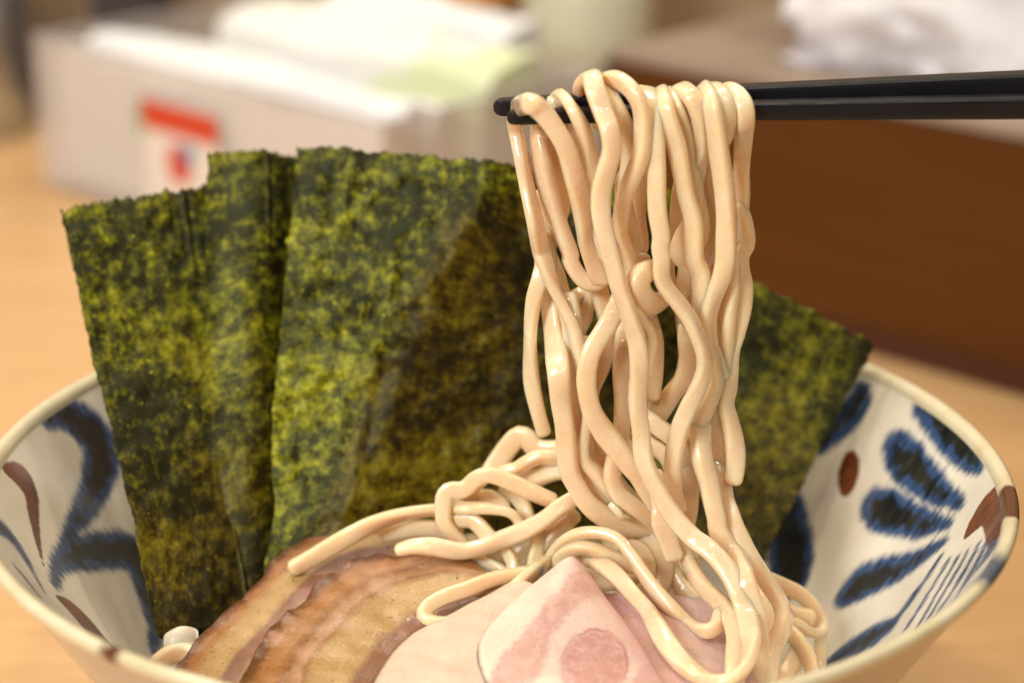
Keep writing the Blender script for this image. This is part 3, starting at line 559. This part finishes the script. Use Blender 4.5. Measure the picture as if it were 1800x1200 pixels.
slab('pork_slice', 'seared pork slice at the far left, browned edge against the nori', K5([(20, 1180), (130, 930), (280, 730), (400, 610), (560, 445), (700, 300), (800, 225), (900, 180), (1020, 152), (1250, 165), (1420, 195), (1560, 225)]),
     K5([(560, 1250), (640, 960), (760, 800), (880, 660), (1000, 540), (1120, 450), (1250, 400), (1400, 370), (1520, 350), (1600, 340), (1680, 335), (1740, 330)]), (4, 4), mb, dome=.0016, wav=.0006, edge=.0003, seed=1, curl=.0012)
slab('pork_slice', 'glossy seared pork slice with crisp brown edge, in front of the other seared one', K5([(440, 1150), (500, 970), (560, 830), (640, 720), (760, 605), (900, 460), (1050, 358), (1200, 308), (1400, 285), (1520, 268), (1630, 310), (1810, 390), (1880, 440)]),
     K5([(1080, 1300), (1140, 1120), (1180, 980), (1250, 880), (1330, 790), (1420, 700), (1500, 650), (1580, 610), (1680, 590), (1760, 575), (1840, 560), (1900, 545), (1960, 520)]), (-2, 0), mf, dome=.0026, wav=.0008, edge=.0003, seed=2, curl=.0016)
mp = meat('pale_slice', [(0, (.10, .06, .04)), (.012, (.55, .40, .28)), (.03, (.76, .56, .42)), (.5, (.78, .57, .43)), (1, (.74, .52, .40))], pepper=.0, gloss=.36, spark=.5, wob=.012, sss=.45, fibre=.10, dirt=.08)
slab('pork_slice', 'pale plain meat slice with dark-specked edge between seared and pink slices', [(610, 1320), (650, 1205), (682, 1150), (728, 1106), (790, 1075), (850, 1045), (900, 1020)], [(930, 1330), (945, 1250), (950, 1190), (955, 1150), (960, 1115), (965, 1080), (970, 1050)], (-5, -3), mp, dome=.003, seed=3)
def pink_pat(b, c, n1, n2):
    p = b.attr('pat', 'Vector'); wob = b.math('MULTIPLY_ADD', n2, .030, -.015); wob = b.math('ADD', wob, b.math('MULTIPLY_ADD', n1, .02, -.010))
    def ell(cx, cy, rx, ry, rot):
        m = b.n.new('ShaderNodeMapping'); m.vector_type = 'TEXTURE'; b.link(p, m.inputs[0]); m.inputs['Location'].default_value = (cx, cy, 0); m.inputs['Rotation'].default_value = (0, 0, rot); m.inputs['Scale'].default_value = (rx, ry, 1)
        l = b.n.new('ShaderNodeVectorMath'); l.operation = 'LENGTH'; b.link(m.outputs[0], l.inputs[0])
        return b.math('MULTIPLY', b.math('SUBTRACT', l.outputs['Value'], 1.), min(rx, ry))
    dv = b.n.new('ShaderNodeVectorMath'); dv.operation = 'MULTIPLY_ADD'; b.link(b.noise(p, 40, 3, out=1), dv.inputs[0]); dv.inputs[1].default_value = (.035, .035, 0); b.link(p, dv.inputs[2])
    cell = b.ss(b.noise(dv.outputs[0], 60, 4, .6), .35, .62)
    band = b.math('MINIMUM', ell(.975, 1.090, .020, .130, math.radians(42)), ell(1.035, 1.035, .018, .045, math.radians(35)))
    band = b.math('MINIMUM', band, ell(.915, 1.175, .034, .06, math.radians(40)))
    pink = b.mix(cell, (.70, .42, .35), (.60, .31, .26))
    c = b.mix(b.ss(b.math('ADD', band, wob), .010, -.006, 0, .85), c, pink)
    eye = b.math('ADD', ell(1.045, 1.178, .056, .062, .5), b.math('MULTIPLY', wob, .55))
    eyec = b.mix(b.ss(n2, .45, .7), (.58, .25, .22), (.68, .37, .32))
    vn = b.math('ABSOLUTE', b.math('SUBTRACT', b.noise(dv.outputs[0], 30, 4, .6, 1.2), .5))
    eyec = b.mix(b.ss(vn, .035, .0, 0, .55), eyec, (.80, .55, .47))
    c = b.mix(b.ss(vn, .03, .0, 0, .18), c, (.66, .36, .31))
    c = b.mix(b.ss(eye, .010, -.010, 0, .85), c, eyec)
    ringm = b.math('MULTIPLY', b.ss(eye, .005, .001), b.ss(eye, -.004, -.001)); c = b.mix(b.math('MULTIPLY', ringm, b.ss(n1, .4, .6, .1, .6)), c, (.42, .14, .10))
    m2 = b.math('ADD', ell(1.150, 1.200, .036, .035, .0), wob)
    c = b.mix(b.ss(m2, .006, -.004, 0, .8), c, (.60, .32, .29))
    return c
mk = meat('pink_slice', [(0, (.06, .04, .03)), (.008, (.50, .40, .30)), (.02, (.82, .68, .53)), (.25, (.83, .67, .52)), (.45, (.82, .61, .50)), (.86, (.80, .56, .47)), (.93, (.72, .41, .37)), (1, (.64, .33, .30))], pepper=.12, gloss=.40, spark=.3, wob=.014, sss=.45, pat_fn=pink_pat, fibre=.07, dirt=.06)
slab('pork_slice', 'rare pink pork slice with a round darker eye, lying in front at the bottom centre', [(905, 1330), (868, 1215), (850, 1185), (838, 1140), (850, 1105), (872, 1080), (905, 1050), (940, 1020), (975, 994), (990, 984)], [(1250, 1330), (1190, 1222), (1172, 1195), (1150, 1160), (1128, 1125), (1105, 1092), (1080, 1062), (1056, 1032), (1038, 1008), (1024, 990)], (-11, -9), mk, dome=.0022, wav=.0004, seed=5, nu=130, nv=110)
mk2 = meat('pink_slice_back', [(0, (.62, .34, .30)), (.3, (.74, .48, .42)), (.45, (.70, .42, .37)), (.65, (.78, .55, .47)), (1, (.60, .33, .30))], pepper=.0, gloss=.32, spark=.5, wob=.14, sss=.45, fibre=.22, dirt=.1)
slab('pork_slice', 'second pink pork slice, mostly under the noodle loop right of the front one', [(1060, 1330), (1050, 1230), (1045, 1150), (1050, 1080), (1060, 1035)], [(1400, 1340), (1350, 1260), (1330, 1180), (1310, 1110), (1290, 1060)], (-2, 2), mk2, dome=.002, seed=6)
# onion petal
m = mat('onion', (.74, .66, .50), .3, Subsurface_Weight=.4, Subsurface_Scale=.003)
c0 = at(318, 1122, -.016); n = 14
a = np.linspace(-1, 1, n); U, W = np.meshgrid(a, a, indexing='ij')
rr = np.sqrt(np.clip(1-(U*.985)**2, .001, 1))
P = c0+np.stack([U*.0034, W*rr*.0022+.001*U, .0022*(1-U**2)*(1-.7*W**2)+.0010*W], -1)
idx = np.arange(n*n).reshape(n, n); q = np.stack([idx[:-1, :-1], idx[1:, :-1], idx[1:, 1:], idx[:-1, 1:]], -1).reshape(-1, 4)
per = np.r_[idx[0, :], idx[1:, -1], idx[-1, -2::-1], idx[-2:0:-1, 0]]
o = mesh_obj('onion_piece', np.vstack([P.reshape(-1, 3), P.reshape(-1, 3)-[0, 0, .0014]]), q.tolist()+(q[:, ::-1]+n*n).tolist()+[(c_, a_, a_+n*n, c_+n*n) for a_, c_ in zip(per, np.roll(per, -1))], m)
tag(o, 'small pale onion petal at the foot of the leftmost nori sheet', 'onion')
heap('pale noodle bend low at the left beside the onion petal', [(5, [(60, 850), (130, 800), (210, 800), (260, 850), (230, 920)])], [-20, -18, -19, -24], 34)

# ------------------------------------------------------------------ chopsticks
m = mat('black_lacquer', (.008, .007, .008), .34, Specular_IOR_Level=.32); b = NB(m); g = b.coord()
dust = b.math('MULTIPLY', b.ss(b.voro(g, 500), .10, .05), b.ss(b.voro(g, 500, out='Color'), .86, .9))
b.col(b.mix(b.math('MULTIPLY', dust, .5), (.008, .007, .008), (.35, .32, .3))); b.rough(b.ss(b.noise(g, 120, 3), .3, .7, .28, .42))
def stick(label, pts, h0, h1, wide):
    P = np.array([at(x, y, Y/1000) for x, y, Y in pts]); path = resample(P, n=60)
    n = len(path); T = (path[-1]-path[0])/np.linalg.norm(path[-1]-path[0])
    A = np.cross(T, [0, 0, 1]); A /= np.linalg.norm(A); B = np.cross(A, T)
    ck = .30
    sec = np.array([(-1, -1+ck), (-1+ck, -1), (1-ck, -1), (1, -1+ck), (1, 1-ck), (1-ck, 1), (-1+ck, 1), (-1, 1-ck)])
    s2 = []
    for i in range(8):                               # soften the arrises
        p, q_, r2 = sec[i-1], sec[i], sec[(i+1) % 8]; s2 += [q_+(p-q_)*.16, q_+(r2-q_)*.16]
    sec = np.array(s2); ns = len(sec)
    hs = np.interp(np.linspace(0, 1, n), [0, .45, 1], [h0, .5*(h0+h1)*1.05, h1])
    rings = [path[0]+A*0-T*h0*.55+(A*sec[:, :1]*.35+B*sec[:, 1:]*.35)*h0*.5, path[0]-T*h0*.42+(A*sec[:, :1]*.72+B*sec[:, 1:]*.72)*h0*.5, path[0]-T*h0*.2+(A*sec[:, :1]*.93+B*sec[:, 1:]*.93)*h0*.5]
    rings += [path[i]+(A*sec[:, :1]*wide+B*sec[:, 1:])*hs[i]*.5 for i in range(n)]
    R = np.array(rings); j = np.arange(ns); j2 = (j+1) % ns; Fc = []
    for i in range(len(R)-1): Fc += np.stack([i*ns+j, i*ns+j2, (i+1)*ns+j2, (i+1)*ns+j], 1).tolist()
    Fc.append(j[::-1].tolist()); Fc.append(((len(R)-1)*ns+j).tolist())
    o = mesh_obj('chopstick', R.reshape(-1, 3), Fc, m, smooth=False)
    return tag(o, label, 'chopstick', 'pair of black chopsticks')
stick('far black chopstick, its tip reaching farther left, higher of the pair', [(884, 188, 7.5), (1310, 167, 7), (1800, 147, 6.5), (2700, 108, 5)], .0034, .0056, 1.0)
stick('near black chopstick, its tip shorter, lower of the pair', [(905, 206, 1.), (1310, 194, .8), (1800, 187.5, .5), (2700, 178, 0)], .0028, .0056, 1.0)

# ------------------------------------------------------------------ background: brown box
def obox(name, o0, ax, ay, az, m, parent=None, bev=.001):   # box from a corner and three edge vectors
    o0, ax, ay, az = map(np.array, (o0, ax, ay, az)); c = o0+(ax+ay+az)/2
    V, Fc = box_mesh(c, ax/2, ay/2, az/2, bev); return mesh_obj(name, V, Fc, m, parent, smooth=False)
e1 = np.array([.127, -.114, 0]); e1 /= np.linalg.norm(e1); e2 = np.array([-e1[1], e1[0], 0]); ez = np.array([0, 0, 1.])
c0 = np.array([.038, .357, 0])
mw = mat('brown_box_board', (.14, .05, .01), .55, Specular_IOR_Level=.2); b = NB(mw); g = b.coord()
b.col(b.ramp(b.noise(b.mapping(g, (4, 4, 60)), 3, 5), [(.3, (.080, .024, .0015)), (.7, (.105, .034, .002))]))
mt = mat('box_top_board', (.34, .24, .17), .5, Specular_IOR_Level=.25); b = NB(mt); b.col(b.ramp(b.noise(b.coord(), 30, 4), [(.3, (.24, .175, .13)), (.7, (.30, .225, .17))]))
md = mat('box_plinth', (.075, .016, .004), .5)
mm = mat('corner_metal', (.35, .37, .42), .3, Metallic=1.)
bx = empty('wooden_box', tuple(c0)); tag(bx, 'large brown wooden box with greyish lid standing behind the chopsticks on the right', 'box')
obox('plinth', c0+e2*.004+e1*.002, e1*.50, e2*.20, ez*.011, md, bx)
obox('body', c0+ez*.011, e1*.50, e2*.21, ez*.074, mw, bx)
obox('lid', c0+ez*.085-e2*.001-e1*.001, e1*.502, e2*.212, ez*.005, mt, bx, .0015)
obox('corner_strip', c0-e1*.0035-e2*.0005+ez*.012, e1*.0028, e2*.012, ez*.074, mm, bx, .0005)

# ------------------------------------------------------------------ background: clear acrylic box with paper
ea = np.array([-.155, .147, 0]); ea /= np.linalg.norm(ea); eb = np.array([-ea[1], ea[0], 0]); eb = eb if eb[1] > 0 else -eb
b0 = np.array([-.0441, .3382, 0])
LA, LB, HH, TH = .214, .118, .06, .003
m = mat('clear_acrylic', (.9, .86, .8), .12, IOR=1.3); b = NB(m)
tp = b.n.new('ShaderNodeBsdfTransparent'); tp.inputs[0].default_value = (.96, .95, .93, 1); mx = b.n.new('ShaderNodeMixShader'); mx.inputs[0].default_value = .30
b.link(tp.outputs[0], mx.inputs[1]); b.link(b.b.outputs[0], mx.inputs[2]); b.link(mx.outputs[0], b.n['Material Output'].inputs[0])
b.col((.88, .81, .75, 1))
m_edge = mat('acrylic_edge', (.45, .40, .40), .2)
ab = empty('acrylic_box', tuple(b0)); tag(ab, 'open clear acrylic box holding white paper, standing behind the nori on the left', 'box')
obox('base', b0+ez*.001, ea*LA, eb*LB, ez*TH, m, ab)
obox('side_wall', b0+ez*.0042, ea*LA, eb*TH, ez*HH, m, ab)
obox('side_wall', b0+eb*(LB-TH)+ez*.0042, ea*LA, eb*TH, ez*HH, m, ab)
obox('end_wall', b0+eb*TH*1.02+ez*.0042, ea*TH, eb*(LB-2.04*TH), ez*HH, m, ab)
obox('end_wall', b0+ea*(LA-TH)+eb*TH*1.02+ez*.0042, ea*TH, eb*(LB-2.04*TH), ez*HH, m, ab)
for k, (p, q_) in enumerate(((b0, ea*LA), (b0+eb*TH, eb*(LB-TH)), (b0+eb*(LB-TH), ea*LA), (b0+ea*(LA-TH)+eb*TH, eb*(LB-2*TH)))):
    other = eb*TH if k in (0, 2) else ea*TH
    obox('top_edge', p+ez*(HH+.0044), q_, other, ez*.0012, m_edge, ab, .0003)
# sticker on the near side
st = empty('sticker', tuple(b0-eb*.0006)); tag(st, 'white sticker with red heading and round red and blue emblem on the acrylic box', 'sticker')
def face_pt(x, y):                                   # point on the near side of the acrylic box
    v = ray(x, y); n = eb; t = ((b0-eb*.0006-CAM)@n)/(v@n); return CAM+v*t
s0, s1 = face_pt(250, 168), face_pt(384, 212); la = (s0-b0)@ea; lb = (s1-b0)@ea; zt = s0[2]; 
ms = mat('sticker_paper', (.78, .70, .60), .5); mr = mat('sticker_red', (.62, .06, .02), .5); mbl = mat('sticker_blue', (.10, .28, .50), .5); mgn = mat('sticker_green', (.25, .42, .22), .5)
obox('card', b0-eb*.0010+ea*lb+ez*(zt-.048), ea*(la-lb), eb*.0004, ez*.048, ms, st, 0)
obox('heading_bar', b0-eb*.0016+ea*lb+ez*(zt-.012), ea*(la-lb), eb*.0004, ez*.0115, mr, st, 0)
obox('green_strip', b0-eb*.0010+ea*(la+.0004)+ez*(zt-.016), ea*.004, eb*.0004, ez*.014, mgn, st, 0)
def disc(name, cx, cy, rx, rz, m, dep, parent):
    p = face_pt(cx, cy); la_ = (p-b0)@ea; t = np.linspace(0, 2*math.pi, 33)[:-1]
    c = b0+ea*la_+ez*p[2]-eb*dep
    ring = np.array([c+ea*rx*math.cos(x)+ez*rz*math.sin(x) for x in t]); V = np.vstack([ring, ring+eb*.0003])
    mesh_obj(name, V, [tuple(range(32)), tuple(range(63, 31, -1))]+[(i, 32+i, 32+(i+1) % 32, (i+1) % 32) for i in range(32)], m, parent, smooth=False)
disc('emblem', 318, 288, .0072, .0080, mr, .0016, st)
disc('emblem_accent', 335, 272, .0034, .0036, mbl, .0021, st)
# paper packets
mp_ = mat('white_paper', (.80, .78, .75), .7); b = NB(mp_); g = b.coord(); b.normal(b.bump(b.noise(g, 60, 4), .4, .004))
mpg = mat('printed_paper', (.80, .78, .72), .7); b = NB(mpg); g = b.coord(); b.col(b.mix(b.ss(b.noise(g, 14, 2), .5, .62), (.80, .78, .73), (.66, .70, .42)))
def packet(label, a0, a1, b_0, b_1, z0, z1, lean, m, tilt=0.):
    """stack of folded paper in the box: along ea from a0 to a1, across eb b_0..b_1; lean shifts the top"""
    n = 16; V = []; 
    for k in range(2):
        for i in range(n):
            for j in range(n):
                s, t = i/(n-1), j/(n-1); a_ = a0+(a1-a0)*s; b__ = b_0+(b_1-b_0)*t
                z = (z1+tilt*(t-.5)*2+.002*math.sin(7*s+3*t)+.0012*rng.normal()*.5 if k else z0)
                V.append(b0+ea*(a_+(lean[0] if k else 0))+eb*(b__+(lean[1] if k else 0))+ez*z)
    idx = np.arange(n*n).reshape(n, n); q = np.stack([idx[:-1, :-1], idx[1:, :-1], idx[1:, 1:], idx[:-1, 1:]], -1).reshape(-1, 4)
    per = np.r_[idx[0, :], idx[1:, -1], idx[-1, -2::-1], idx[-2:0:-1, 0]]
    Fc = q.tolist()+(q[:, ::-1]+n*n).tolist()+[(a_, c_, c_+n*n, a_+n*n) for a_, c_ in zip(per, np.roll(per, -1))]
    o = mesh_obj('paper_stack', V, Fc, m, smooth=False); bm = bmesh.new(); bm.from_mesh(o.data); bmesh.ops.recalc_face_normals(bm, faces=bm.faces); bm.to_mesh(o.data); bm.free()
    return tag(o, label, 'paper', 'paper kept in the acrylic box')
packet('nearest white paper stack, lying along the near side of the acrylic box', .006, LA-.008, .006, .018, .006, .060, (0, 0), mp_)
packet('second white paper stack from the near side of the acrylic box', .010, LA-.014, .0190, .032, .006, .064, (0, .0), mp_, .001)
packet('third white paper stack, in the middle of the acrylic box', .006, LA-.020, .033, .046, .006, .061, (0, 0), mp_, .001)
packet('taller stack of white paper with pale green print at the back of the acrylic box', .006, LA-.05, .05, .080, .006, .073, (0, .01), mpg, .004)
packet('rearmost white paper sheets leaning out of the acrylic box', .035, LA-.07, .088, .110, .006, .078, (.0, .012), mp_, .003)
dg = at(800, 122, .40)
m = mat('green_print', (.06, .38, .26), .5)
bm = bmesh.new(); bmesh.ops.create_cone(bm, cap_ends=True, segments=20, radius1=.0030, radius2=.0026, depth=.0012); 
V = [v.co[:] for v in bm.verts]; Fc = [[x.index for x in f.verts] for f in bm.faces]; bm.free()
q0 = b0+ea*.028+eb*.043
zz = .0625
pp = onz(800, 122, .0655); V = np.array(V)+pp
tag(mesh_obj('green_seal', V, Fc, m), 'small round green seal on the white paper in the acrylic box', 'seal')

# ------------------------------------------------------------------ background: things behind
def blobby(name, label, cat, c, r, m, amp, fr, seed, parent=None, zmin=None):
    bm = bmesh.new(); bmesh.ops.create_icosphere(bm, subdivisions=5, radius=1.)
    for v in bm.verts:
        n = v.co.normalized(); k = 1+amp*mnoise.noise(n*fr+Vector((seed, 0, 0)))+.45*amp*abs(mnoise.noise(n*fr*2.7+Vector((0, seed, 0))))
        p = np.array(n)*k*np.array(r)+c
        if zmin is not None: p[2] = max(p[2], zmin+.0008*mnoise.noise(Vector(p)*200))
        v.co = p
    V = [v.co[:] for v in bm.verts]; Fc = [[x.index for x in f.verts] for f in bm.faces]; bm.free()
    return tag(mesh_obj(name, V, Fc, m), label, cat)
mcl = mat('white_cloth', (.74, .71, .70), .7); b = NB(mcl); b.normal(b.bump(b.noise(b.coord(), 40, 4), .5, .01))
p0 = onz(1690, 130, .0905)
blobby('cloth_bundle', 'crumpled white cloth bundle lying on the brown box lid at top right', 'cloth', p0+[.018, .040, .03], (.080, .055, .055), mcl, .42, 1.7, 3., zmin=.0902)
blobby('folded_cloth', 'flat greyish folded cloth beside the white bundle on the box lid', 'cloth', onz(1490, 112, .0905)+[.002, .006, .001], (.020, .015, .006), mat('grey_cloth', (.42, .38, .40), .8), .3, 1.6, 5., zmin=.0902)
def lathe_thing(name, label, cat, loc, parts):
    e = empty(name, loc); tag(e, label, cat)
    for pn, prof, m in parts:
        V, Fc = lathe(prof, 40); mesh_obj(pn, np.array(V)+np.array(loc), Fc, m, e)
    return e
mst = mat('steel', (.55, .58, .64), .28, Metallic=.9)
mpb = mat('pale_bottle', (.62, .60, .42), .3); mcp = mat('orange_cap', (.80, .33, .03), .4); mdk = mat('dark_plastic', (.03, .026, .03), .4)
lathe_thing('steel_canister', 'blurred steel canister at the top left behind the acrylic box', 'canister', (-.268, .585, 0), [('body', [(.0005, .0), (.042, .0), (.044, .003), (.044, .075), (.041, .08)], mst), ('lid', [(.0435, .081), (.045, .083), (.045, .094), (.041, .098), (.012, .1), (.0005, .1)], mst)])
lathe_thing('sauce_bottle', 'blurred pale green bottle behind the acrylic box, left of the brown box', 'bottle', (.036, .555, 0), [('body', [(.0005, 0), (.027, 0), (.029, .003), (.029, .075), (.024, .088), (.012, .1), (.012, .105)], mpb), ('cap', [(.0135, .1055), (.0145, .107), (.0145, .122), (.012, .124), (.0005, .124)], mat('white_cap', (.7, .66, .58), .4))])
lathe_thing('seasoning_jar', 'small jar with orange cap at the top edge behind the paper', 'jar', (-.014, .60, 0), [('body', [(.0005, 0), (.018, 0), (.02, .003), (.02, .055), (.016, .06)], mat('jar_brown', (.30, .17, .08), .3)), ('cap', [(.017, .0605), (.018, .062), (.018, .073), (.016, .075), (.0005, .075)], mcp)])
pd = onz(225, 48, .03)
h0, h1 = at(165, 60, .60), at(292, 60, .60)
tr = empty('black_holder', ((h0[0]+h1[0])/2, .60, 0)); tag(tr, 'dark plastic holder at the top left behind the acrylic box', 'holder')
obox('body', (h0[0], .595, 0), (h1[0]-h0[0], 0, 0), (0, .035, 0), (0, 0, .085), mdk, tr, .002)
obox('flap', (h0[0]+.006, .590, .052), (h1[0]-h0[0]-.008, 0, 0), (0, .003, 0), (0, 0, .022), mat('dark_grey_plastic', (.04, .03, .03), .5), tr, .001)
rp = at(1108, 8, .60)
pk = obox('red_packet', (rp[0]-.009, .595, 0), (.018, 0, 0), (0, .010, 0), (0, 0, .064), mat('packet_red', (.50, .14, .09), .5), None, .002)
tag(pk, 'tiny blurred red packet at the top edge behind the brown box', 'packet')
